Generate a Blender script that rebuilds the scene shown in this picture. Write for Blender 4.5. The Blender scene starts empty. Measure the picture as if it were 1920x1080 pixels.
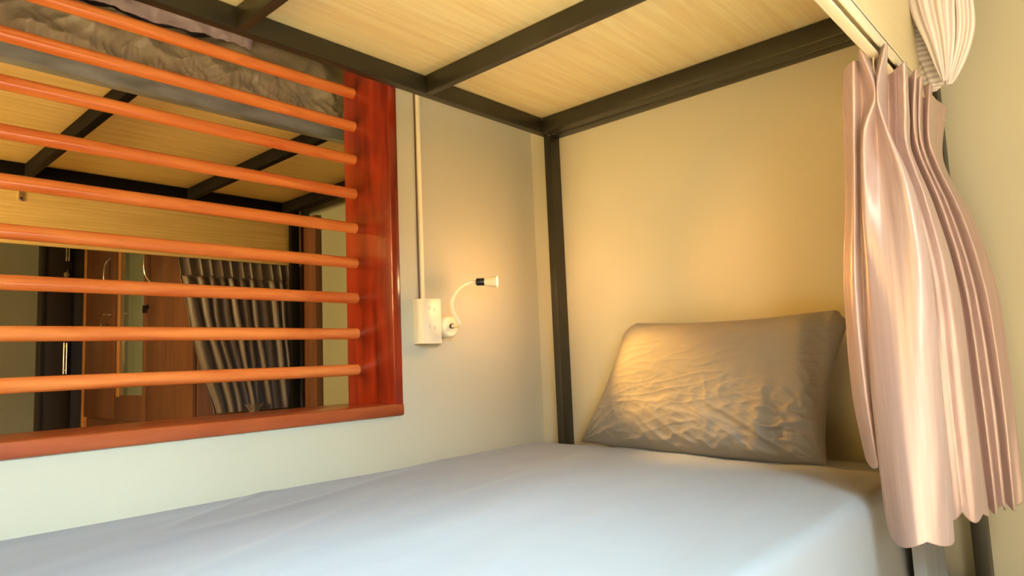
import bpy, bmesh, math, random
from mathutils import Vector, Matrix, noise
random.seed(7)
S = bpy.context.scene
COL = S.collection
# ---------------------------------------------------------------- camera
cd = bpy.data.cameras.new('camera'); cam = bpy.data.objects.new('camera', cd); COL.objects.link(cam)
YAW, PIT, ROL, FPX = 0.73467218, 0.10435371, -0.04181869, 1269.956
fw = Vector((math.cos(YAW)*math.cos(PIT), math.sin(YAW)*math.cos(PIT), math.sin(PIT)))
rt = Vector((math.sin(YAW), -math.cos(YAW), 0)); up = rt.cross(fw)
c_, s_ = math.cos(ROL), math.sin(ROL)
r2 = rt*c_ + up*s_; u2 = up*c_ - rt*s_
mw = Matrix(((r2.x, u2.x, -fw.x, -1.69218), (r2.y, u2.y, -fw.y, -1.41588), (r2.z, u2.z, -fw.z, 0.76), (0, 0, 0, 1)))
cam.matrix_world = mw
cd.sensor_width = 36; cd.lens = FPX*36/1920; cd.clip_start = 0.02
cd.dof.use_dof = False
S.camera = cam
# ---------------------------------------------------------------- world, lights, exposure
S.view_settings.view_transform = 'Standard'; S.view_settings.look = 'None'
S.view_settings.gamma = 1; S.view_settings.use_curve_mapping = False
S.view_settings.exposure = 0.0
W = bpy.data.worlds.new('world'); S.world = W; W.use_nodes = True
bg = W.node_tree.nodes['Background']; bg.inputs[0].default_value = (1.0, 0.80, 0.48, 1); bg.inputs[1].default_value = 0.05

def area(name, loc, target, sx, sy, energy, color, spread=180):
    l = bpy.data.lights.new(name, 'AREA'); l.shape = 'RECTANGLE'; l.size = sx; l.size_y = sy
    l.energy = energy; l.color = color; l.spread = math.radians(spread)
    o = bpy.data.objects.new(name, l); COL.objects.link(o); o.location = loc
    o.rotation_euler = (Vector(target)-Vector(loc)).to_track_quat('-Z', 'Y').to_euler()
    return o
# daylight from the room's window, behind and left of the camera
area('daylight', (-2.15, -2.35, 1.30), (-1.45, -0.45, 0.40), 0.8, 0.6, 11.8, (0.68, 0.86, 1.0), 56)
area('daylight_fill', (-1.75, -2.35, 2.25), (-1.15, -0.85, 0.45), 0.6, 0.5, 12, (0.78, 0.95, 1.0), 50)  # added unseen lamp from above, brightens the near sheet and mattress side
# added unseen warm area lamp, brightens the curtain and mattress side
area('warm_fill', (-2.9, -2.7, 0.90), (-0.75, -1.15, 0.60), 0.5, 0.5, 2, (1.0, 0.86, 0.70), 50)
# sun added to hit the floor, its bounce brightens the plywood overhead
sl = bpy.data.lights.new('sun', 'SUN'); sl.energy = 46; sl.color = (1.0, 0.97, 0.90); sl.angle = 0.01
so = bpy.data.objects.new('sun', sl); COL.objects.link(so)
so.rotation_euler = Vector((-0.55, 1.0, -1.0)).to_track_quat('-Z', 'Y').to_euler()
area('foot_fill', (-3.0, -0.8, 0.60), (-0.8, -0.5, 1.50), 0.8, 0.5, 4.6, (1.0, 0.56, 0.02), 75)  # added unseen warm lamp, brightens plywood and walls under the bunk
# added unseen warm lamp, brightens the dorm board, wardrobe and curtain
area('dorm_fill', (-3.3, 0.80, 1.05), (-0.5, 1.35, 1.15), 0.8, 0.7, 38, (1.0, 0.66, 0.24), 110)
# added unseen area lamp under the dorm ceiling, lifts the dim room
area('dorm_top_fill', (-1.9, 2.25, 2.55), (-1.6, 2.2, 0), 0.5, 0.5, 3, (1.0, 0.80, 0.50))

def spot(name, loc, target, energy, color, size, blend=1, rad=0.01):
    l = bpy.data.lights.new(name, 'SPOT'); l.energy = energy; l.color = color
    l.spot_size = math.radians(size); l.spot_blend = blend; l.shadow_soft_size = rad
    o = bpy.data.objects.new(name, l); COL.objects.link(o); o.location = loc
    o.rotation_euler = (Vector(target)-Vector(loc)).to_track_quat('-Z', 'Y').to_euler()
    return o
HEAD0 = Vector((-0.380, -0.100, 0.975)); HDIR = Vector((0.55, -0.83, -0.03)).normalized()
spot('reading_lamp_low', HEAD0+HDIR*0.064, (-0.17, -0.50, 0.69), 34, (1.0, 0.50, 0.09), 42, 1.0, 0.012)
spot('reading_lamp_light', HEAD0+HDIR*0.064, (-0.16, -1.16, 1.00), 17, (1.0, 0.38, 0.04), 72, 1.0, 0.012)
pt = bpy.data.lights.new('reading_lamp_fill', 'POINT'); pt.energy = 2.5; pt.color = (1.0, 0.52, 0.22); pt.shadow_soft_size = 0.03  # added point ahead of the shade, warm fill inside the bunk
po = bpy.data.objects.new('reading_lamp_fill', pt); COL.objects.link(po); po.location = HEAD0+HDIR*0.15

# ---------------------------------------------------------------- materials
def mat(name, col, rough=0.5, metal=0.0, spec=0.5, sheen=0.0, coat=0.0):
    m = bpy.data.materials.new(name); m.use_nodes = True
    b = m.node_tree.nodes['Principled BSDF']
    b.inputs['Base Color'].default_value = (*col, 1); b.inputs['Roughness'].default_value = rough
    b.inputs['Metallic'].default_value = metal; b.inputs['Specular IOR Level'].default_value = spec
    b.inputs['Sheen Weight'].default_value = sheen; b.inputs['Coat Weight'].default_value = coat
    return m
def nd(m, t, **k):
    n = m.node_tree.nodes.new(t)
    for a, v in k.items(): setattr(n, a, v)
    return n
def lk(m, a, b): m.node_tree.links.new(a, b)
def noisy(m, c1, c2, scale=(1, 1, 1), ns=5.0, detail=6, bump=0.0, bscale=None, lo=0.3, hi=0.7, dist=0.0, extra=None):
    """colour between c1 and c2 by stretched noise in object space, with optional bump"""
    b = m.node_tree.nodes['Principled BSDF']
    tc = nd(m, 'ShaderNodeTexCoord'); mp = nd(m, 'ShaderNodeMapping'); mp.inputs['Scale'].default_value = scale
    lk(m, tc.outputs['Object'], mp.inputs['Vector'])
    n = nd(m, 'ShaderNodeTexNoise'); n.inputs['Scale'].default_value = ns; n.inputs['Detail'].default_value = detail
    n.inputs['Distortion'].default_value = dist
    lk(m, mp.outputs['Vector'], n.inputs['Vector'])
    r = nd(m, 'ShaderNodeValToRGB'); r.color_ramp.elements[0].position = lo; r.color_ramp.elements[1].position = hi
    r.color_ramp.elements[0].color = (*c1, 1); r.color_ramp.elements[1].color = (*c2, 1)
    lk(m, n.outputs['Fac'], r.inputs['Fac']); src = r.outputs['Color']
    if extra:   # sparse second layer: colour, scale, threshold
        n3 = nd(m, 'ShaderNodeTexNoise'); n3.inputs['Scale'].default_value = extra[1]; n3.inputs['Detail'].default_value = 5
        lk(m, tc.outputs['Object'], n3.inputs['Vector'])
        r3 = nd(m, 'ShaderNodeValToRGB'); r3.color_ramp.elements[0].position = extra[2]; r3.color_ramp.elements[1].position = extra[2]+extra[3]
        r3.color_ramp.elements[0].color = (0, 0, 0, 1); r3.color_ramp.elements[1].color = (1, 1, 1, 1)
        lk(m, n3.outputs['Fac'], r3.inputs['Fac'])
        mx = nd(m, 'ShaderNodeMixRGB'); lk(m, r3.outputs['Color'], mx.inputs['Fac']); lk(m, src, mx.inputs['Color1'])
        mx.inputs['Color2'].default_value = (*extra[0], 1); src = mx.outputs['Color']
    lk(m, src, b.inputs['Base Color'])
    if bump:
        n2 = nd(m, 'ShaderNodeTexNoise'); n2.inputs['Detail'].default_value = 8
        if bscale: n2.inputs['Scale'].default_value = bscale; lk(m, tc.outputs['Object'], n2.inputs['Vector'])
        else: n2.inputs['Scale'].default_value = ns; lk(m, mp.outputs['Vector'], n2.inputs['Vector'])
        bp = nd(m, 'ShaderNodeBump'); bp.inputs['Strength'].default_value = bump; bp.inputs['Distance'].default_value = 0.004
        lk(m, n2.outputs['Fac'], bp.inputs['Height']); lk(m, bp.outputs['Normal'], b.inputs['Normal'])
    return m
M = {}
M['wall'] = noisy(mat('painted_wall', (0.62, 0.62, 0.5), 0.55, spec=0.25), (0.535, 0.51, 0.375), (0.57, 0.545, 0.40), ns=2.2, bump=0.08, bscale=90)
M['wall2'] = noisy(mat('painted_wall_dimmed', (0.4, 0.4, 0.3), 0.6, spec=0.25), (0.25, 0.25, 0.18), (0.285, 0.285, 0.20), ns=2.2, bump=0.08, bscale=90)  # same paint as the near room, dorm dimness put into darker colour
M['ceil'] = noisy(mat('ceiling_paint', (0.7, 0.7, 0.65), 0.7), (0.66, 0.66, 0.6), (0.7, 0.7, 0.64), ns=2)
M['floor'] = noisy(mat('floor_tile', (0.5, 0.42, 0.33), 0.35), (0.58, 0.45, 0.28), (0.66, 0.52, 0.34), ns=3)
M['ply'] = noisy(mat('plywood', (0.72, 0.5, 0.22), 0.5, spec=0.3), (0.86, 0.71, 0.34), (0.95, 0.86, 0.47), scale=(1.2, 22, 22), ns=3.0, detail=9, lo=0.32, hi=0.66, dist=0.3)
M['ply2'] = noisy(mat('plywood_dorm', (0.6, 0.42, 0.18), 0.5, spec=0.3), (0.74, 0.54, 0.20), (0.88, 0.68, 0.28), scale=(1.2, 22, 40), ns=3.0, detail=9, lo=0.32, hi=0.66)
M['cream'] = noisy(mat('cream_laminate', (0.8, 0.66, 0.4), 0.4), (0.90, 0.80, 0.50), (0.93, 0.86, 0.57), scale=(2, 30, 30), ns=3)
M['steel'] = noisy(mat('dark_painted_steel', (0.03, 0.03, 0.02), 0.38, spec=0.5), (0.018, 0.016, 0.010), (0.034, 0.032, 0.021), ns=7, extra=((0.35, 0.33, 0.27), 55, 0.80, 0.02))
M['steel2'] = noisy(mat('grey_steel_daylit', (0.08, 0.09, 0.085), 0.33, spec=0.6), (0.16, 0.185, 0.185), (0.36, 0.41, 0.42), scale=(2, 6, 6), ns=4, extra=((0.4, 0.4, 0.36), 60, 0.78, 0.02))  # dorm rail steel, colour lightened to stand for daylight on it
M['steel3'] = noisy(mat('black_painted_steel', (0.012, 0.010, 0.008), 0.7, spec=0.08), (0.005, 0.004, 0.003), (0.010, 0.008, 0.006), ns=7)
M['mahog'] = noisy(mat('red_mahogany_shaded', (0.4, 0.05, 0.015), 0.28, coat=0.25), (0.10, 0.006, 0.002), (0.34, 0.030, 0.006), scale=(9, 9, 1.0), ns=2.6, detail=8, lo=0.28, hi=0.72, dist=0.6, extra=((0.05, 0.010, 0.006), 5.5, 0.66, 0.10))  # same varnished wood as the sill; shade on the jambs put into colour
M['sillw'] = noisy(mat('varnished_sill_wood', (0.55, 0.14, 0.03), 0.3, coat=0.2), (0.26, 0.045, 0.012), (0.42, 0.095, 0.026), scale=(1.2, 9, 9), ns=3, detail=8, dist=0.5, extra=((0.75, 0.62, 0.45), 38, 0.79, 0.02))  # same wood as the jambs, lighter brown stands for daylight on it
M['barw'] = noisy(mat('varnished_bar_wood', (0.75, 0.2, 0.03), 0.27, coat=0.3), (0.62, 0.13, 0.025), (0.90, 0.30, 0.065), scale=(1.4, 12, 12), ns=3.2, detail=7, lo=0.25, hi=0.7, dist=0.6, extra=((0.28, 0.05, 0.01), 34, 0.74, 0.04))
M['sheet'] = noisy(mat('pale_grey_sheet', (0.4, 0.4, 0.42), 0.75, sheen=0.2), (0.212, 0.240, 0.262), (0.232, 0.262, 0.285), scale=(1, 3, 1), ns=2.5, bump=0.15, bscale=26)
M['pillow'] = noisy(mat('grey_brown_pillowcase', (0.25, 0.22, 0.18), 0.72, sheen=0.1, spec=0.3), (0.235, 0.22, 0.195), (0.27, 0.25, 0.22), ns=4, bump=0.35, bscale=38)
M['white'] = noisy(mat('white_plastic', (0.85, 0.80, 0.66), 0.35), (0.86, 0.77, 0.54), (0.90, 0.81, 0.58), ns=8)
M['black'] = noisy(mat('black_plastic', (0.01, 0.01, 0.012), 0.25), (0.008, 0.008, 0.010), (0.014, 0.014, 0.016), ns=8)
M['hole'] = noisy(mat('dark_socket_hole', (0.45, 0.38, 0.25), 0.6), (0.66, 0.58, 0.42), (0.70, 0.62, 0.46), ns=8)
M['reflector'] = mat('yellow_lamp_reflector', (0.9, 0.6, 0.08), 0.3)
M['reflector'] = noisy(M['reflector'], (0.88, 0.58, 0.07), (0.94, 0.66, 0.1), ns=20)
bulb = M['bulb'] = mat('lit_bulb', (1, 0.8, 0.4), 0.4)
bb = bulb.node_tree.nodes['Principled BSDF']; bb.inputs['Emission Color'].default_value = (1, 0.66, 0.22, 1); bb.inputs['Emission Strength'].default_value = 2.5
M['brown'] = noisy(mat('brown_wood_laminate', (0.2, 0.07, 0.02), 0.4), (0.095, 0.036, 0.015), (0.155, 0.060, 0.024), scale=(9, 9, 0.9), ns=3, detail=8, dist=0.3)
M['brownd'] = noisy(mat('dark_brown_laminate', (0.15, 0.06, 0.03), 0.45), (0.10, 0.040, 0.018), (0.155, 0.062, 0.027), scale=(14, 14, 0.6), ns=3, detail=8)
M['edge'] = noisy(mat('orange_edge_banding', (0.5, 0.2, 0.05), 0.35), (0.42, 0.16, 0.04), (0.55, 0.24, 0.06), ns=6)
M['doorm'] = noisy(mat('black_brown_door', (0.02, 0.014, 0.01), 0.45), (0.016, 0.011, 0.008), (0.026, 0.018, 0.012), scale=(6, 6, 1), ns=3)
M['chrome'] = noisy(mat('brushed_metal', (0.7, 0.6, 0.4), 0.25, metal=1), (0.70, 0.62, 0.45), (0.78, 0.70, 0.52), ns=30)
M['mirror'] = noisy(mat('mirror_glass', (0.30, 0.33, 0.24), 0.12, metal=0.6), (0.28, 0.31, 0.22), (0.32, 0.35, 0.26), ns=2)
M['bedlin'] = noisy(mat('brown_satin_bedding', (0.2, 0.17, 0.1), 0.36, sheen=0.1), (0.40, 0.36, 0.24), (0.50, 0.45, 0.31), ns=4, bump=0.9, bscale=34)
M['duvet'] = noisy(mat('mauve_grey_duvet', (0.3, 0.25, 0.24), 0.38, sheen=0.1), (0.50, 0.44, 0.47), (0.62, 0.56, 0.60), ns=4, bump=0.9, bscale=24)
def satin(name, c1, c2, front=0.30, weave=(140, 140, 3), trans=None, metal=0.3):
    m = noisy(mat(name, c1, front, metal, sheen=0.15, spec=0.5), c1, c2, scale=(weave[0], weave[1], weave[2]), ns=1.0, detail=4, bump=0.18)
    if trans:
        b = m.node_tree.nodes['Principled BSDF']; t = nd(m, 'ShaderNodeBsdfTranslucent'); t.inputs['Color'].default_value = (*trans[0], 1)
        mx = nd(m, 'ShaderNodeMixShader'); mx.inputs[0].default_value = trans[1]
        lk(m, b.outputs[0], mx.inputs[1]); lk(m, t.outputs[0], mx.inputs[2])
        lk(m, mx.outputs[0], m.node_tree.nodes['Material Output'].inputs['Surface'])
    return m
M['curtain'] = satin('rose_satin', (0.52, 0.39, 0.36), (0.62, 0.47, 0.44), 0.33, trans=((0.8, 0.45, 0.25), 0.10))
M['curtain2'] = satin('brown_satin', (0.100, 0.076, 0.058), (0.135, 0.103, 0.080), 0.5, metal=0.0)
def striped(name, d='X', sc=6.5, dark=1.0):
    m = mat(name, (0.8, 0.72, 0.7), 0.7, sheen=0.2)
    b = m.node_tree.nodes['Principled BSDF']; uv = nd(m, 'ShaderNodeUVMap')
    w = nd(m, 'ShaderNodeTexWave'); w.inputs['Scale'].default_value = sc; w.inputs['Distortion'].default_value = 0.4; w.bands_direction = d
    lk(m, uv.outputs['UV'], w.inputs['Vector'])
    r = nd(m, 'ShaderNodeValToRGB'); r.color_ramp.elements[0].position = 0.25; r.color_ramp.elements[1].position = 0.6
    r.color_ramp.elements[0].color = (0.66*dark, 0.56*dark, 0.58*dark, 1); r.color_ramp.elements[1].color = (0.88*dark, 0.84*dark, 0.80*dark, 1)
    lk(m, w.outputs['Fac'], r.inputs['Fac']); lk(m, r.outputs['Color'], b.inputs['Base Color'])
    bp = nd(m, 'ShaderNodeBump'); bp.inputs['Strength'].default_value = 0.4; bp.inputs['Distance'].default_value = 0.002
    lk(m, w.outputs['Fac'], bp.inputs['Height']); lk(m, bp.outputs['Normal'], b.inputs['Normal'])
    return m
M['stripe'] = striped('white_lilac_striped_cotton')
M['stripe2'] = striped('lilac_ribbed_cotton_shaded', 'Y', 5.5, 0.82)  # same cloth, colour darkened for the shade on the back fold

# ---------------------------------------------------------------- helpers
def link(name, bm, m, parent=None, smooth=False, ang=None):
    bmesh.ops.recalc_face_normals(bm, faces=bm.faces)
    me = bpy.data.meshes.new(name); bm.to_mesh(me); bm.free()
    for x in (m if isinstance(m, (list, tuple)) else [m]): me.materials.append(x)
    if smooth:
        for p in me.polygons: p.use_smooth = True
        if ang is not None: me.set_sharp_from_angle(angle=math.radians(ang))
    o = bpy.data.objects.new(name, me); COL.objects.link(o)
    if parent:
        o.parent = parent
        if parent.type == 'EMPTY': o.matrix_parent_inverse = Matrix.Translation(-parent.location)
    return o
def tag(o, label=None, cat=None, group=None, kind=None):
    if label: o['label'] = label
    if cat: o['category'] = cat
    if group: o['group'] = group
    if kind: o['kind'] = kind
    return o
def thing(name, loc, label, cat=None, group=None, kind=None):
    o = bpy.data.objects.new(name, None); COL.objects.link(o); o.location = loc; o.empty_display_size = 0.05
    return tag(o, label, cat, group, kind)
def bx(bm, x0, x1, y0, y1, z0, z1, bev=0.002, seg=2):
    r = bmesh.ops.create_cube(bm, size=1)
    for v in r['verts']:
        v.co = Vector(((x0+x1)/2+v.co.x*(x1-x0), (y0+y1)/2+v.co.y*(y1-y0), (z0+z1)/2+v.co.z*(z1-z0)))
    if bev:
        es = list({e for v in r['verts'] for e in v.link_edges})
        bmesh.ops.bevel(bm, geom=es, offset=bev, segments=seg, affect='EDGES', profile=0.5)
def box(name, x0, x1, y0, y1, z0, z1, m, parent=None, bev=0.002):
    bm = bmesh.new(); bx(bm, x0, x1, y0, y1, z0, z1, bev); return link(name, bm, m, parent, bev > 0, 40)
def tube(bm, pts, rad, n=16, cap=True):
    """swept circle along pts (rad = number or list)"""
    P = [Vector(p) for p in pts]; rings = []; prev = None
    for i, p in enumerate(P):
        t = (P[min(i+1, len(P)-1)]-P[max(i-1, 0)]).normalized()
        if prev is None: a = t.orthogonal().normalized()
        else: a = (prev-t*prev.dot(t)).normalized()
        prev = a; b = t.cross(a); r = rad[i] if isinstance(rad, (list, tuple)) else rad
        rings.append([bm.verts.new(p+(a*math.cos(k*2*math.pi/n)+b*math.sin(k*2*math.pi/n))*r) for k in range(n)])
    for i in range(len(rings)-1):
        for k in range(n): bm.faces.new((rings[i][k], rings[i][(k+1) % n], rings[i+1][(k+1) % n], rings[i+1][k]))
    if cap:
        bm.faces.new(rings[0][::-1]); bm.faces.new(rings[-1])
    return rings
def crom(P, t):
    """Catmull-Rom through list of tuples, t in 0..len-1"""
    n = len(P); i = min(int(t), n-2); f = t-i
    a, b, c, d = P[max(i-1, 0)], P[i], P[i+1], P[min(i+2, n-1)]
    return tuple(0.5*((2*b[k])+(-a[k]+c[k])*f+(2*a[k]-5*b[k]+4*c[k]-d[k])*f*f+(-a[k]+3*b[k]-3*c[k]+d[k])*f**3) for k in range(len(b)))
def smoothpath(P, n): return [crom(P, i*(len(P)-1)/(n-1)) for i in range(n)]
def grid(fn, nu, nv, closed_u=False, uv=True):
    bm = bmesh.new(); V = [[bm.verts.new(fn(i/(nu-(0 if closed_u else 1)), j/(nv-1))) for i in range(nu)] for j in range(nv)]
    lay = bm.loops.layers.uv.new('UVMap')
    for j in range(nv-1):
        for i in range(nu if closed_u else nu-1):
            i2 = (i+1) % nu
            f = bm.faces.new((V[j][i], V[j][i2], V[j+1][i2], V[j+1][i]))
            for l, (a, b) in zip(f.loops, ((i, j), (i+1, j), (i+1, j+1), (i, j+1))): l[lay].uv = (a/nu, b/nv)
    return bm
def solid(o, th, off=0):
    md = o.modifiers.new('thickness', 'SOLIDIFY'); md.thickness = th; md.offset = off; return o
def ns(x, y, z): return noise.noise(Vector((x, y, z)))
def ridge(x, y, z): return 1-abs(noise.noise(Vector((x, y, z))))*2

# ---------------------------------------------------------------- the rooms (setting)
def structure(name, bm, m): return tag(link(name, bm, m), kind='structure')
WX0, WX1, WZ0, WZ1 = -2.10, -0.569, 0.627, 1.73      # opening in the left wall
WT = 0.205
b = bmesh.new()
bx(b, -3.6, WX0, 0, WT, 0, 2.7, 0); bx(b, WX1, 0.0, 0, WT, 0, 2.7, 0)
bx(b, WX0, WX1, 0, WT, 0, WZ0, 0); bx(b, WX0, WX1, 0, WT, WZ1, 2.7, 0)
structure('wall_left', b, [M['wall']])
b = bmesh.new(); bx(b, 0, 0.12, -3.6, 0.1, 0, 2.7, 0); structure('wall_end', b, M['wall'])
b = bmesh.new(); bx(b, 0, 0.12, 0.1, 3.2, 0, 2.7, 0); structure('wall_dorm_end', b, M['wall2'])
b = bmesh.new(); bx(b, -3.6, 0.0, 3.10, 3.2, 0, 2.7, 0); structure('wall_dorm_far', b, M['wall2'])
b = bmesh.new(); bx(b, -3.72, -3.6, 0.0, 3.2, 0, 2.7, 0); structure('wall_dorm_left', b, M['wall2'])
b = bmesh.new(); bx(b, -3.72, 0.12, -3.6, 3.2, -0.1, 0, 0); structure('floor', b, M['floor'])
b = bmesh.new(); bx(b, -3.72, 0.12, -3.6, 3.2, 2.7, 2.8, 0); structure('ceiling', b, M['ceil'])

# barred opening between the two rooms
win = thing('window_1', (-1.33, 0, WZ0), 'varnished red wood window frame with nine horizontal wooden bars in the left wall', 'window', kind='structure')
XJ = -0.596
box('side_jamb', XJ, WX1, -0.006, WT, WZ0+0.02, WZ1, M['mahog'], win, 0.004)
box('side_jamb', WX0, WX0+0.027, -0.006, WT, WZ0+0.02, WZ1, M['mahog'], win, 0.004)
box('sill', WX0, WX1, -0.010, WT, WZ0, 0.657, M['sillw'], win, 0.005)
box('head_board', WX0+0.027, XJ, -0.006, WT, WZ1-0.027, WZ1, M['sillw'], win, 0.003)
for k in range(9):
    z = 0.749+k*0.0981
    bm = bmesh.new(); n = 26; pts = []; rs = []
    for i in range(n):
        x = WX0+0.02+(XJ+0.004-WX0-0.02)*i/(n-1)
        pts.append((x, 0.157+0.0012*ns(x*3, k, 0), z+0.0015*ns(x*2, k*3.1, 5))); rs.append(0.0152+0.0005*ns(x*5, k, 9))
    tube(bm, pts, rs, 24); link('bar', bm, M['barw'], win, True, 50)

# ---------------------------------------------------------------- bunk bed of this room
RB, RT_ = 1.460, 1.508      # underside and top of the steel rails
bunk = thing('bunk_bed', (-1.2, -0.63, 0), 'dark steel bunk bed frame with plywood base overhead, in front of the end wall', 'bunk bed')
def slat_tube(name, *a, mt='steel', p=bunk): return box(name, *a, M[mt], p, 0.0025)
slat_tube('long_rail', -2.45, 0.0, -0.120, -0.094, RB, RT_)
slat_tube('long_rail', -2.45, -0.0, -1.141, -1.116, RB, RT_)
slat_tube('end_rail', -0.086, -0.040, -1.116, -0.120, RB+0.001, RT_-0.0005)
slat_tube('end_rail', -0.040, -0.001, -1.116, -0.120, RB-0.0005, RB+0.03)
for x in (-0.563, -1.072, -1.58, -2.09): slat_tube('slat', x, x+0.023, -1.1165, -0.1195, RB, RT_)
for (x0, x1) in ((-0.050, -0.001), (-2.45, -2.40)):
    slat_tube('post', x0, x1, -0.1205, -0.0945, 0, RB+0.002)
    slat_tube('post', x0, x1, -1.166, -1.141, 0, 2.35)
slat_tube('low_rail', -2.40, -0.05, -1.141, -1.116, 0.22, 0.268)
slat_tube('low_rail', -2.40, -0.05, -0.120, -0.095, 0.22, 0.268)
slat_tube('low_end_rail', -0.045, -0.018, -1.116, -0.120, 0.22, 0.268)
box('plywood_base', -2.44, -0.02, -1.135, -0.098, RT_+0.0012, 1.522, M['ply'], bunk, 0.0008)
box('plywood_base', -2.40, -0.052, -1.115, -0.02, 0.27, 0.285, M['ply'], bunk, 0.0008)
# weld beads where post and rails meet
for (x, y, z, r) in ((-0.052, -0.119, 1.462, .006), (-0.056, -0.128, 1.472, .005), (-0.05, -0.135, 1.462, .004), (-0.085, -0.121, 1.503, .004)):
    b = bmesh.new(); bmesh.ops.create_icosphere(b, subdivisions=2, radius=r, matrix=Matrix.Translation((x, y, z)) @ Matrix.Diagonal((1.6, 1, 1, 1)))
    link('weld', b, M['steel'], bunk, True)
fas = box('side_board', -2.40, -0.051, -1.158, -1.1415, 1.232, 1.64, M['cream'], bunk, 0.001)
# curtain track on the outside of the side board
trk = thing('curtain_track', (-1.2, -1.17, 1.21), 'cream double channel curtain track screwed along the overhead side board', 'curtain track')
b = bmesh.new()
bx(b, -2.35, -0.06, -1.1625, -1.1582, 1.205, 1.262, 0.0006); bx(b, -2.35, -0.06, -1.178, -1.1575, 1.232, 1.240, 0.0012)
bx(b, -2.35, -0.06, -1.178, -1.1745, 1.214, 1.236, 0.0008); bx(b, -2.35, -0.06, -1.1725, -1.1615, 1.204, 1.209, 0.0008)
link('rail', b, M['white'], trk, True, 30)

# mattress with fitted sheet
def mattress():
    R = 0.026; x0, x1, y0, y1, top, bot = -2.385, -0.060, -1.068, -0.022, 0.5045, 0.288
    cx0, cx1, cy0, cy1 = x0+R, x1-R, y0+R, y1-R; ext = R*math.pi/2+(top-R-bot)
    nu, nv = 340, 230
    def axis(a, lo, hi):   # concentrated around the edges
        return lo-ext+(hi-lo+2*ext)*a
    def f(a, c):
        u = axis(a, cx0, cx1); v = axis(c, cy0, cy1)
        qx = min(max(u, cx0), cx1); qy = min(max(v, cy0), cy1)
        ox, oy = u-qx, v-qy; r = math.hypot(ox, oy)
        r0 = max(abs(ox), abs(oy)); th = min(r0/R, math.pi/2); down = max(0, r0-R*math.pi/2)
        if r > 1e-6: dx, dy = ox/r, oy/r
        else: dx = dy = 0
        rr = R*math.sin(th); z = top-R*(1-math.cos(th))-down
        x = qx+dx*rr; y = qy+dy*rr
        # long soft wrinkles running diagonally over the top
        fade = 1.0 if r0 < R*.5 else 0.35
        w = 0.0048*ns(x*1.6+y*1.1, y*6-x*1.3, 1)+0.0020*ns(x*4, y*13-x*2, 4)
        w += 0.0035*max(0, ridge(x*1.1+3, y*5.0-x*2.2, 7)-0.72)*3
        z += w*fade
        if down > 0 and oy < 0: y -= 0.012*down/0.16*(1+ns(x*9, z*2, 3)); 
        return (x, y, z)
    o = link('mattress', grid(f, nu, nv), M['sheet'], None, True)
    md = o.modifiers.new('sub', 'SUBSURF'); md.levels = 0; md.render_levels = 1
    return tag(o, 'mattress in a smooth pale grey fitted sheet on the lower bunk', 'mattress')
mattress()
# loose corner of the sheet hanging under the mattress corner
def fsheet(u, v):
    x = -0.30+0.22*u; z = 0.47-0.30*v*(1-0.25*u)
    return (x, -1.090-0.008*v+0.007*math.sin(u*17+v*2)*v, z)
tag(solid(link('hanging_sheet', grid(fsheet, 50, 30), M['sheet'], None, True), 0.0015), 'loose grey sheet edge hanging down below the mattress at the foot of the rose curtain', 'sheet')

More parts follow.
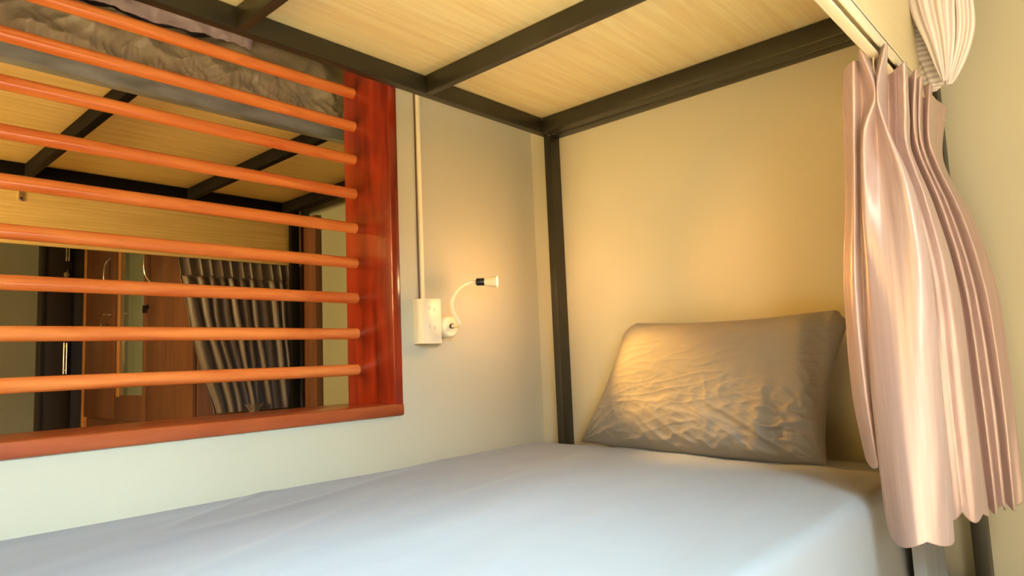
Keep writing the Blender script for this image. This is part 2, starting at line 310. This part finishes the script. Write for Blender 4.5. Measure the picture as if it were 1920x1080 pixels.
# ---------------------------------------------------------------- pillow
def pillow(name, BL, BR, TL, TR, nrm, thick, m):
    BL, BR, TL, TR, nrm = map(Vector, (BL, BR, TL, TR, nrm)); nrm.normalize()
    nu, nv = 230, 170
    def surf(u, v, side):
        U, V = u*2-1, v*2-1
        # concave sides between the four corners
        pu = u + (0.5-u)*0.075*(1-V*V)*1.0*abs(U)**3; pv = v + (0.5-v)*(0.10 if V > 0 else 0.0)*(1-U*U)*abs(V)**3
        kk = max(0, (abs(U)-.84)/.16)*max(0, (V-.76)/.24); pu += (0.5-u)*0.10*kk*kk; pv -= 0.075*kk*kk
        p = (BL*(1-pu)+BR*pu)*(1-pv)+(TL*(1-pu)+TR*pu)*pv
        e = max(0, (1-U**4))**0.55*max(0, (1-V**4))**0.55
        # sags: fuller towards the bottom
        h = thick*e*(1.12-0.28*v)
        edge = 1-max(abs(U), abs(V))
        wr = 0
        x, y = u*0.8, v*0.5
        k = (0.25+0.75*min(1, max(0, (0.62-v))*2.6))*(0.55+0.65*u)
        k = k*k*1.5
        wr += 0.0075*k*max(0, ridge(x*7+2.2*ns(x*5, y*5, 2), y*17+x*9, 3)-0.35)
        wr += 0.0045*k*max(0, ridge(x*19, y*26+x*8, 8)-0.3)
        wr += 0.0020*max(0, ridge(x*6+y*9, y*30-x*7, 13)-0.45)
        wr += 0.017*max(0, u-0.60)*2.6*ns(x*16+y*4, y*3, 21)
        wr += 0.020*math.exp(-((u-.80)/.035)**2)*max(0, .45-v)*(1+ns(y*12, 1, 1))-0.018*math.exp(-((u-.86+.1*v)/.03)**2)*max(0, .5-v)
        # radial gathers at the corners
        for (cu, cv) in ((0, 0), (1, 0)):
            d = math.hypot((u-cu)*1.6, v-cv); a = math.atan2(v-cv, (u-cu)*1.6)
            wr += 0.006*math.exp(-d*6)*math.sin(a*22)
        wr += 0.012*ns(x*3.2, y*3.2, 31)*e
        h += wr*min(1, edge*9+0.05)*(1 if side > 0 else 0.4)
        q = p+nrm*h*(1.0 if side > 0 else -0.75)
        if v < .25: q.z -= 0.012*(1-U*U)*(1-v/.25)
        q.z = max(q.z, 0.5062+0.0006*(1+ns(u*9, v*9, 2)))
        q.x = min(q.x, -0.004)
        return q
    bm = bmesh.new(); F = [[bm.verts.new(surf(i/(nu-1), j/(nv-1), 1)) for i in range(nu)] for j in range(nv)]
    B = [[F[j][i] if i in (0, nu-1) or j in (0, nv-1) else bm.verts.new(surf(i/(nu-1), j/(nv-1), -1)) for i in range(nu)] for j in range(nv)]
    for G, fl in ((F, 0), (B, 1)):
        for j in range(nv-1):
            for i in range(nu-1):
                q = (G[j][i], G[j][i+1], G[j+1][i+1], G[j+1][i])
                bm.faces.new(q[::-1] if fl else q)
    return link(name, bm, m, None, True)
pl = pillow('pillow', (-0.050, -0.180, 0.508), (-0.172, -0.918, 0.507), (-0.080, -0.385, 0.848), (-0.082, -0.975, 0.842), (-1, -0.05, 0.32), 0.072, M['pillow'])
tag(pl, 'crumpled grey-brown pillow leaning upright against the end wall on the grey mattress', 'pillow')

# ---------------------------------------------------------------- curtain of this bunk
CR = [
[(-0.55,-1.1208,1.2),(-0.565,-1.1388,1.203),(-0.55,-1.1427,1.205),(-0.58,-1.1539,1.214),(-0.52,-1.1593,1.218),(-0.575,-1.1887,1.21),(-0.46,-1.1615,1.205),(-0.47,-1.1774,1.206),(-0.48,-1.193,1.209),(-0.44,-1.1862,1.212),(-0.38,-1.1768,1.215),(-0.4,-1.1937,1.222),(-0.33,-1.1788,1.225),(-0.33,-1.1887,1.232),(-0.26,-1.1768,1.235),(-0.27,-1.1914,1.232),(-0.2,-1.1807,1.23),(-0.12,-1.1906,1.227)],
[(-0.528,-1.1081,1.145),(-0.547,-1.1286,1.145),(-0.532,-1.1389,1.145),(-0.562,-1.1619,1.145),(-0.56,-1.1645,1.145),(-0.556,-1.1679,1.145),(-0.438,-1.1502,1.145),(-0.442,-1.167,1.145),(-0.448,-1.1819,1.145),(-0.408,-1.1773,1.145),(-0.35,-1.1665,1.145),(-0.368,-1.1769,1.145),(-0.302,-1.1674,1.145),(-0.302,-1.1725,1.145),(-0.235,-1.1645,1.145),(-0.245,-1.1761,1.145),(-0.18,-1.1709,1.145),(-0.111,-1.173,1.145)],
[(-0.507,-1.0995,1.09),(-0.528,-1.1187,1.09),(-0.515,-1.1246,1.09),(-0.543,-1.1385,1.09),(-0.517,-1.151,1.09),(-0.537,-1.1703,1.09),(-0.417,-1.1442,1.09),(-0.413,-1.1573,1.09),(-0.417,-1.1732,1.09),(-0.377,-1.1688,1.09),(-0.32,-1.1602,1.09),(-0.337,-1.1753,1.09),(-0.273,-1.1644,1.09),(-0.273,-1.1747,1.09),(-0.21,-1.1652,1.09),(-0.22,-1.182,1.09),(-0.16,-1.1739,1.09),(-0.102,-1.1784,1.09)],
[(-0.485,-1.0861,0.99),(-0.51,-1.1064,0.99),(-0.498,-1.1126,0.99),(-0.525,-1.1264,0.99),(-0.515,-1.1516,0.99),(-0.517,-1.1922,0.99),(-0.395,-1.1659,0.99),(-0.385,-1.1726,0.99),(-0.385,-1.1884,0.99),(-0.345,-1.1888,0.99),(-0.29,-1.1795,0.99),(-0.305,-1.1961,0.99),(-0.245,-1.1848,0.99),(-0.245,-1.1982,0.99),(-0.185,-1.1857,0.99),(-0.195,-1.2079,0.99),(-0.14,-1.1968,0.99),(-0.092,-1.2118,0.99)],
[(-0.463,-1.066,0.85),(-0.492,-1.0906,0.85),(-0.48,-1.1004,0.85),(-0.507,-1.117,0.85),(-0.513,-1.1567,0.85),(-0.498,-1.1992,0.85),(-0.373,-1.1741,0.85),(-0.357,-1.1828,0.85),(-0.353,-1.2008,0.85),(-0.313,-1.2051,0.85),(-0.26,-1.1974,0.85),(-0.273,-1.2131,0.85),(-0.217,-1.203,0.85),(-0.217,-1.2169,0.85),(-0.16,-1.2064,0.85),(-0.17,-1.2278,0.85),(-0.12,-1.2188,0.85),(-0.083,-1.2346,0.85)],
[(-0.442,-1.0568,0.68),(-0.473,-1.0853,0.68),(-0.463,-1.0921,0.68),(-0.488,-1.1047,0.65),(-0.512,-1.1514,0.65),(-0.479,-1.1913,0.65),(-0.352,-1.1673,0.65),(-0.328,-1.1764,0.65),(-0.322,-1.1969,0.65),(-0.282,-1.2033,0.65),(-0.23,-1.1967,0.65),(-0.242,-1.2141,0.65),(-0.188,-1.2055,0.65),(-0.188,-1.2208,0.65),(-0.135,-1.2117,0.65),(-0.145,-1.2309,0.65),(-0.1,-1.2233,0.65),(-0.074,-1.238,0.65)],
[(-0.42,-1.0647,0.55),(-0.455,-1.088,0.556),(-0.445,-1.0923,0.552),(-0.47,-1.1006,0.455),(-0.51,-1.1485,0.45),(-0.46,-1.1836,0.452),(-0.33,-1.1616,0.455),(-0.3,-1.1716,0.456),(-0.29,-1.1917,0.45),(-0.25,-1.2019,0.453),(-0.2,-1.1965,0.455),(-0.21,-1.2106,0.45),(-0.16,-1.2032,0.452),(-0.16,-1.2162,0.446),(-0.11,-1.2084,0.448),(-0.12,-1.2259,0.442),(-0.08,-1.2196,0.444),(-0.065,-1.2333,0.44)],
]
CZ = [1.21, 1.145, 1.09, 0.99, 0.85, 0.65, 0.455]
def curtain_fn(u, v):
    # v: 0 bottom .. 1 top, rows spaced by height
    z = 0.455+(1.21-0.455)*v
    i = 0
    while i < 5 and z < CZ[i+1]: i += 1
    t = i+(CZ[i]-z)/(CZ[i]-CZ[i+1]); t = min(max(t, 0), 6)
    nc = len(CR[0])
    k = min(int(u*(nc-1)), nc-2)
    cols = {c: crom([CR[r][c] for r in range(7)], t) for c in range(max(0, k-1), min(nc, k+3))}
    a, b, c, d = cols[max(k-1, 0)], cols[k], cols[k+1], cols[min(k+2, nc-1)]
    f = u*(nc-1)-k
    p = [0.5*((2*b[q])+(-a[q]+c[q])*f+(2*a[q]-5*b[q]+4*c[q]-d[q])*f*f+(-a[q]+3*b[q]-3*c[q]+d[q])*f**3) for q in range(3)]
    fine = 0.0013*ns(u*26, v*1.5, 2)*min(1, (1-v)*4)+0.0005*ns(u*60, v*3, 8)
    # diagonal drag lines below the pinch pleats
    fine += 0.0016*ridge(u*11+v*3.2, v*2.5, 5)*max(0, min(1, (0.9-v)*3))*max(0, min(1, (v-.25)*3))
    p[0] -= fine; p[1] += fine*.6
    w = max(0, 1-v/0.05); p[2] += 0.012*w*(1-abs(math.sin(u*math.pi*12.0)))
    return p
cur = thing('bed_curtain', (-0.3, -1.17, 0.46), 'rose satin pleated bed curtain bunched at the end of the lower bunk', 'curtain')
co = link('curtain_panel', grid(curtain_fn, 460, 170), M['curtain'], cur, True); solid(co, 0.0022)
for (x, y) in ((-0.552, -1.1665), (-0.43, -1.169), (-0.345, -1.169), (-0.24, -1.169), (-0.12, -1.169)):
    b = bmesh.new(); tube(b, smoothpath([(x, y, 1.165), (x+.003, y+.004, 1.19), (x, y+.001, 1.210), (x-.004, y-.002, 1.204)], 10), 0.0012, 8)
    link('hook', b, M['white'], cur, True)

# white striped cloth tied up on the upper bunk, its loop hanging in front of the post
def lobe(rows, rip, ph, amp=0.004):
    """rows from tip to top: (x, y, z, rx, ry)"""
    def f(u, v):
        x, y, z, rx, ry = crom(rows, v*(len(rows)-1)); a = u*2*math.pi
        k = 1+amp/max(rx, 0.008)*math.sin(a*rip+ph+v*1.2)*min(1, v*4)+0.05*ns(math.cos(a)*2, math.sin(a)*2, v*4+ph)
        return (x+math.cos(a)*rx*k, y+math.sin(a)*ry*k, z)
    return f
clo = thing('knotted_cloth', (-0.15, -1.19, 1.25), 'white and lilac striped cloth tied in a loop, hanging from the upper bunk post', 'cloth')
link('back_fold', grid(lobe([(-.15,-1.1765,1.254,.004,.004),(-.15,-1.180,1.269,.008,.015),(-.15,-1.1805,1.302,.011,.0245),(-.15,-1.173,1.336,.012,.028),(-.15,-1.1685,1.365,.012,.0255),(-.15,-1.170,1.3945,.010,.022),(-.15,-1.180,1.43,.008,.018)], 5, 0, .002), 140, 60, True), M['stripe2'], clo, True)
link('middle_fold', grid(lobe([(-.185,-1.2005,1.2575,.005,.0035),(-.187,-1.203,1.271,.009,.008),(-.19,-1.2035,1.306,.015,.0155),(-.192,-1.202,1.3475,.018,.023),(-.192,-1.1985,1.389,.020,.030),(-.19,-1.197,1.4225,.021,.034),(-.188,-1.196,1.49,.022,.038),(-.18,-1.19,1.60,.022,.036)], 7, 1, .0035), 160, 70, True), M['stripe'], clo, True)
link('outer_fold', grid(lobe([(-.170,-1.2055,1.2535,.005,.004),(-.172,-1.211,1.267,.010,.010),(-.172,-1.222,1.2985,.015,.016),(-.172,-1.232,1.332,.018,.019),(-.172,-1.2375,1.366,.020,.020),(-.172,-1.239,1.411,.021,.019),(-.172,-1.234,1.477,.02,.018),(-.17,-1.22,1.60,.02,.02)], 8, 2, .0025), 160, 70, True), M['stripe'], clo, True)

# ---------------------------------------------------------------- outlet, conduit and reading lamp on the left wall
con = thing('cable_conduit', (-0.494, 0, 0.93), 'cream cable trunking running up the left wall above the socket box', 'cable conduit')
b = bmesh.new(); bx(b, -0.5005, -0.4895, -0.010, -0.0002, 0.930, 2.69, 0.002); link('trunking', b, M['white'], con, True, 30)
b = bmesh.new(); tube(b, smoothpath([(-.5035, -.0022, .932), (-.5045, -.0022, 1.1), (-.5038, -.0022, 1.4), (-.505, -.0022, 1.8), (-.504, -.0022, 2.6)], 40), 0.0017, 8); link('cable', b, M['brownd'], con, True)
ob = thing('socket_box', (-0.494, 0, 0.81), 'cream surface mounted socket box at the lower end of the trunking', 'socket')
b = bmesh.new(); bx(b, -0.527, -0.461, -0.034, -0.0002, 0.810, 0.930, 0.002); link('back_box', b, M['white'], ob, True, 30)
b = bmesh.new(); bx(b, -0.5275, -0.4605, -0.041, -0.034, 0.8095, 0.9305, 0.002); fp = link('face_plate', b, M['white'], ob, True, 30)
for (x, z) in ((-.502, .905), (-.485, .901), (-.502, .856), (-.485, .852)):
    b = bmesh.new(); bx(b, x-.0025, x+.0025, -.0414, -.0409, z-.005, z+.005, 0); link('socket_hole', b, M['hole'], fp)
lamp = thing('reading_lamp', (-0.425, -0.04, 0.83), 'small white gooseneck reading lamp with black collar plugged beside the socket box', 'lamp')
b = bmesh.new(); tube(b, [(-.428, -.010, .856), (-.428, -.012, .856), (-.428, -.036, .856), (-.428, -.040, .856), (-.428, -.042, .856)], [.026, .0295, .030, .0285, .026], 40)
bx(b, -.4615, -.44, -.030, -.014, .842, .870, .002); link('plug_base', b, M['white'], lamp, True, 35)
b = bmesh.new(); tube(b, [(-.428, -.0435, .8565), (-.428, -.050, .8565)], .0068, 20); link('switch_ring', b, M['black'], lamp, True, 40)
b = bmesh.new()
tube(b, smoothpath([(-.428, -.040, .8565), (-.431, -.062, .856), (-.4345, -.082, .857), (-.444, -.087, .868), (-.458, -.087, .888), (-.465, -.088, .912), (-.458, -.090, .934), (-.443, -.092, .953), (-.420, -.095, .967), (-.398, -.098, .974), (-.380, -.100, .975)], 60), .0050, 14)
link('gooseneck', b, M['white'], lamp, True)
H = HEAD0; D = HDIR
b = bmesh.new(); tube(b, [H+D*t for t in (-.001, .001, .026, .028)], [.0085, .0105, .0105, .009], 28); link('collar', b, M['black'], lamp, True, 40)
b = bmesh.new(); prof = [(.022, .0100), (.026, .0122), (.032, .0138), (.042, .0150), (.056, .0158), (.058, .0155), (.058, .0138), (.046, .0120), (.038, .006), (.038, .001)]
tube(b, [H+D*t for t, r in prof], [r for t, r in prof], 36, cap=False); sh = link('shade', b, M['white'], lamp, True, 50)
b = bmesh.new(); tube(b, [H+D*t for t in (.0575, .0420, .039)], [.0136, .0105, .002], 28, cap=False); link('reflector', b, M['reflector'], lamp, True)
b = bmesh.new(); bmesh.ops.create_uvsphere(b, u_segments=16, v_segments=10, radius=.0045, matrix=Matrix.Translation(H+D*.045)); link('bulb', b, M['bulb'], lamp, True)

# ================================================================= the dorm behind the opening
b2 = thing('bunk_bed', (-1.2, 0.87, 0), 'grey steel bunk bed frame in the dorm seen through the wooden bars', 'bunk bed')
def t2(name, *a, mt='steel3'): return box(name, *a, M[mt], b2, 0.0025)
t2('long_rail', -2.6, -0.10, 0.335, 0.372, RB, 1.507, mt='steel2')
t2('long_rail', -2.6, -0.10, 1.365, 1.39, RB, 1.507)
t2('end_rail', -0.145, -0.100, 0.372, 1.365, RB, 1.507)
for x in (-0.565, -1.115, -1.665, -2.215): t2('slat', x, x+0.026, 0.372, 1.365, RB, 1.506)
for (x0, x1) in ((-0.10, -0.06), (-2.64, -2.60)):
    t2('post', x0, x1, 0.335, 0.372, 0, 2.35, mt='steel2'); t2('post', x0, x1, 1.365, 1.39, 0, 2.35)
box('plywood_base', -2.60, -0.102, 0.345, 1.388, 1.508, 1.52, M['ply2'], b2, 0.0008)
fb = box('side_board', -2.6, -0.035, 1.3915, 1.408, 1.228, 1.62, M['ply2'], b2, 0.001)
b = bmesh.new(); bx(b, -1.125, -1.108, 1.3885, 1.3915, 1.378, 1.455, .001); br = link('bracket', b, M['chrome'], b2, True, 30)
b = bmesh.new(); tube(b, [(-1.1165, 1.3884, 1.388), (-1.1165, 1.387, 1.388)], .0042, 12); link('bolt', b, M['black'], br, True, 30)
b = bmesh.new(); tube(b, [(-.068, 1.3914, 1.311), (-.068, 1.389, 1.311)], .005, 14); tube(b, [(-.068, 1.3895, 1.311), (-.068, 1.3885, 1.311)], .0022, 10); link('screw', b, M['black'], fb, True, 30)
tag(box('wood_panel', -0.034, -0.001, 1.275, 1.392, 0.0, 1.452, M['brownd'], None, 0.001), 'narrow dark brown wood panel standing against the dorm end wall beside the brown curtain', 'panel')

# upper mattress with ruched fitted sheet, crumpled duvet on top
def ruched():
    x0, x1, y0, y1, z0, z1 = -2.55, -0.11, 0.352, 1.35, 1.5085, 1.705
    def f(a, c):
        z1 = 1.668+0.05*max(0, min(1, (x0+(x1-x0)*a+.95)/.2))
        # c: 0 bottom edge of the near side, then up, over the top to the back
        x = x0+(x1-x0)*a
        L = [(y0+.012, z0+.002), (y0+.002, z0+.018), (y0-.004, z0+.06), (y0, z1-.05), (y0+.018, z1-.014), (y0+.06, z1), (y0+.3, z1+.006), (y1-.1, z1), (y1, z1-.06), (y1, z0)]
        y, z = crom(L, c*9)
        s = max(0, min(1, 1-(z-z0)/0.12)) if c < 0.5 else 0
        # vertical gathers, tight at the elastic edge, loosening upwards
        g = 0.014*s*(ridge(x*30+ns(x*6, z*16, 4)*2.2, z*5, 1)-.4)+0.006*s*s*ridge(x*85, z*8, 9)
        d = 0.020*(ridge(x*7+z*9, z*7-x*4, 6)-0.4)*(1 if c < .5 else .4)+0.010*ridge(x*19-z*22, z*10, 11)
        if c < 0.03: g *= 1.0
        y -= (g+d)*(1 if c < .55 else 0); z += (g*.3 if c < .5 else 0)+0.004*ns(x*20, y*3, 3)
        if c > 0.08 and c < .9: z += 0.003*ns(x*9, y*9, 5)
        x += 0.006*ns(x*12, z*30, 15)*(1 if c < .5 else 0)
        return (x, y, max(z, z0))
    o = link('mattress', grid(f, 900, 110), M['bedlin'], None, True)
    return tag(o, 'dorm upper bunk mattress in a ruched shiny brown fitted sheet', 'mattress')
ruched()
def duvet():
    def f(a, c):
        x = -2.4+1.58*a; e = min(1, min(a, 1-a)*9)**.5
        prof = [(.338, 1.650), (.324, 1.672), (.326, 1.712), (.350, 1.735), (.45, 1.745), (.60, 1.74), (.80, 1.74), (.95, 1.735), (1.05, 1.71), (1.09, 1.69)]
        y, z = crom(prof, c*9)
        z = 1.690+(z-1.690)*e if z > 1.69 else z
        front = max(0, 1-c*2.2)
        z += (0.012*ns(x*5, y*5, 2)+0.012*ridge(x*9+y*4, y*11, 3)*e)*min(1, c*5)+0.010*ns(x*6, 2, 9)*front
        y -= front*(0.012*ridge(x*13+z*9, z*16, 2)+0.008*ridge(x*31-z*14, z*20, 5)+0.012*ns(x*5, 1, 7))
        return (x, y, z)
    b = grid(f, 340, 90)
    o = link('duvet', b, M['duvet'], None, True); solid(o, 0.008, 1)
    return tag(o, 'crumpled mauve grey duvet lying on the ruched brown mattress beyond the bars', 'duvet')
duvet()

# brown gathered curtain hanging from the far side board
def browncur(u, v):
    z = 0.585+(1.243-0.585)*v
    xl = crom([(-.425,), (-.47,), (-.515,), (-.545,), (-.572,)], v*4)[0]; xr = crom([(.0,), (-.012,), (-.025,), (-.04,), (-.058,)], v*4)[0]
    x = xl+(xr-xl)*u
    # folds of the left half run down into the tie
    w = max(0, 1-v*1.6)
    if u < .55:
        c = (u/.55); x = x+( -.265-x)*w*.55*c
    n = 11.5; ph = (u+0.022*ns(u*7, v*.6, 4))*n*2*math.pi
    amp = 0.012+0.012*ns(u*8, 1, 1)
    if z > 1.155:
        y = 1.435+amp*.8*abs(math.sin(ph/2))**.6*1.2-0.008
    else: y = 1.43+amp*math.sin(ph+1.6*ns(u*5, v*2, 3))*(1+.7*(1-v))
    if abs(z-1.155) < .008: y += .004
    return (x+0.006*math.cos(ph)*min(1, (1-v)*3), y, z)
c2 = thing('bed_curtain', (-0.3, 1.43, 0.58), 'dark brown satin curtain gathered below the plywood board in the dorm', 'curtain')
solid(link('curtain_panel', grid(browncur, 360, 120), M['curtain2'], c2, True), 0.002)
def tie(u, v):
    a = u*2*math.pi; r = 0.016+0.02*abs(v-.5)*2
    return (-.262+r*1.2*math.cos(a)*(1+.12*math.sin(a*6)), 1.40+r*.8*math.sin(a)*(1+.12*math.sin(a*6)), .555+.06*v)
link('tie_knot', grid(tie, 60, 20, True), M['curtain2'], c2, True)

# wardrobe against the end wall
XF, WY0, WY1 = -0.47, 1.475, 2.93
wd = thing('wardrobe', (-0.24, 2.2, 0), 'brown wood wardrobe with a narrow mirror beside the dark door in the dorm', 'wardrobe')
box('carcass', XF, -0.004, WY0, WY1, 0, 2.0, M['brownd'], wd, 0.002)
box('base_panel', XF-.004, XF, WY0+.003, WY1-.03, 0.02, 0.532, M['brown'], wd, 0.001)
da = box('door', XF-.020, XF-.0005, 2.42, 2.898, 0.541, 1.97, M['brown'], wd, 0.0015)
dm = box('door', XF-.020, XF-.0005, 1.990, 2.415, 0.541, 1.97, M['brown'], wd, 0.0015)
db = box('door', XF-.020, XF-.0005, WY0+.006, 1.984, 0.541, 1.97, M['brown'], wd, 0.0015)
box('edge_strip', XF-.024, XF, 2.902, 2.93, 0.0, 2.0, M['edge'], wd, 0.001)
box('edge_strip', XF-.026, XF-.020, 2.335, 2.372, 0.655, 1.95, M['edge'], dm, 0.001)
box('mirror', XF-.0235, XF-.0202, 2.03, 2.330, 0.662, 1.95, M['mirror'], dm, 0.001)
for (y, par) in ((2.50, da), (1.945, db)):
    bm = bmesh.new(); tube(bm, smoothpath([(XF-.02, y, 1.375), (XF-.045, y, 1.34), (XF-.052, y, 1.28), (XF-.045, y, 1.22), (XF-.02, y, 1.185)], 30), .0055, 10); link('handle', bm, M['chrome'], par, True)
bm = bmesh.new(); tube(bm, [(XF-.0205, 2.475, 1.075), (XF-.028, 2.475, 1.075)], .011, 18); lk1 = link('lock', bm, M['chrome'], da, True, 40)
bm = bmesh.new(); tube(bm, [(XF-.0205, 1.975, 1.075), (XF-.028, 1.975, 1.075)], .011, 18); bx(bm, XF-.045, XF-.026, 1.974, 1.977, 1.045, 1.08, .0005); link('lock', bm, M['black'], db, True, 40)
bm = bmesh.new(); bx(bm, XF-.06, XF-.026, 2.4735, 2.4765, 1.071, 1.079, .0008); tube(bm, [(XF-.06, 2.47, 1.07), (XF-.062, 2.51, 1.03)], .0012, 6)
R_ = Matrix.Translation((XF-.062, 2.52, 1.0)) @ Matrix.Rotation(.5, 4, 'X')
def kb(x0, x1, y0, y1, z0, z1):
    n0 = len(bm.verts); bx(bm, x0, x1, y0, y1, z0, z1, .0005); bm.verts.ensure_lookup_table()
    for v in bm.verts[n0:]: v.co = R_ @ v.co
kb(-.0012, .0012, -.018, .018, 0, .036); kb(-.001, .001, -.005, .005, -.05, 0); kb(-.001, .001, .004, .010, -.045, -.02)
tag(link('key', bm, M['chrome'], None, True, 30), 'small silver key hanging from the lock of the wardrobe door', 'key')

# dark double door in the far wall
dr = thing('door_1', (-0.45, 3.08, 0), 'black brown door with tall metal pull handles at the far end of the dorm', 'door', kind='structure')
box('frame', -0.675, -0.655, 3.03, 3.0995, 0, 2.15, M['doorm'], dr, .002)
lf = box('leaf', -0.655, -0.520, 3.045, 3.085, 0.005, 2.1, M['doorm'], dr, .002)
box('leaf', -0.515, -0.005, 3.060, 3.095, 0.005, 2.1, M['doorm'], dr, .002)
box('frame', -0.675, -0.005, 3.03, 3.0995, 2.1, 2.15, M['doorm'], dr, .002)
for (z0, z1) in ((.78, .955), (1.42, 1.70)):
    bm = bmesh.new()
    for x in (-.560, -.546): tube(bm, [(x, 3.018, z0), (x, 3.018, z1)], .0045, 10)
    for z in (z0+.02, z1-.02): tube(bm, [(-.553, 3.018, z), (-.553, 3.046, z)], .005, 8)
    link('handle', bm, M['chrome'], lf, True, 40)
bm = bmesh.new(); tube(bm, [(-.553, 3.045, 1.345), (-.553, 3.036, 1.345)], .015, 18); bx(bm, -.556, -.550, 3.012, 3.036, 1.30, 1.37, .001); link('lock', bm, M['chrome'], lf, True, 40)
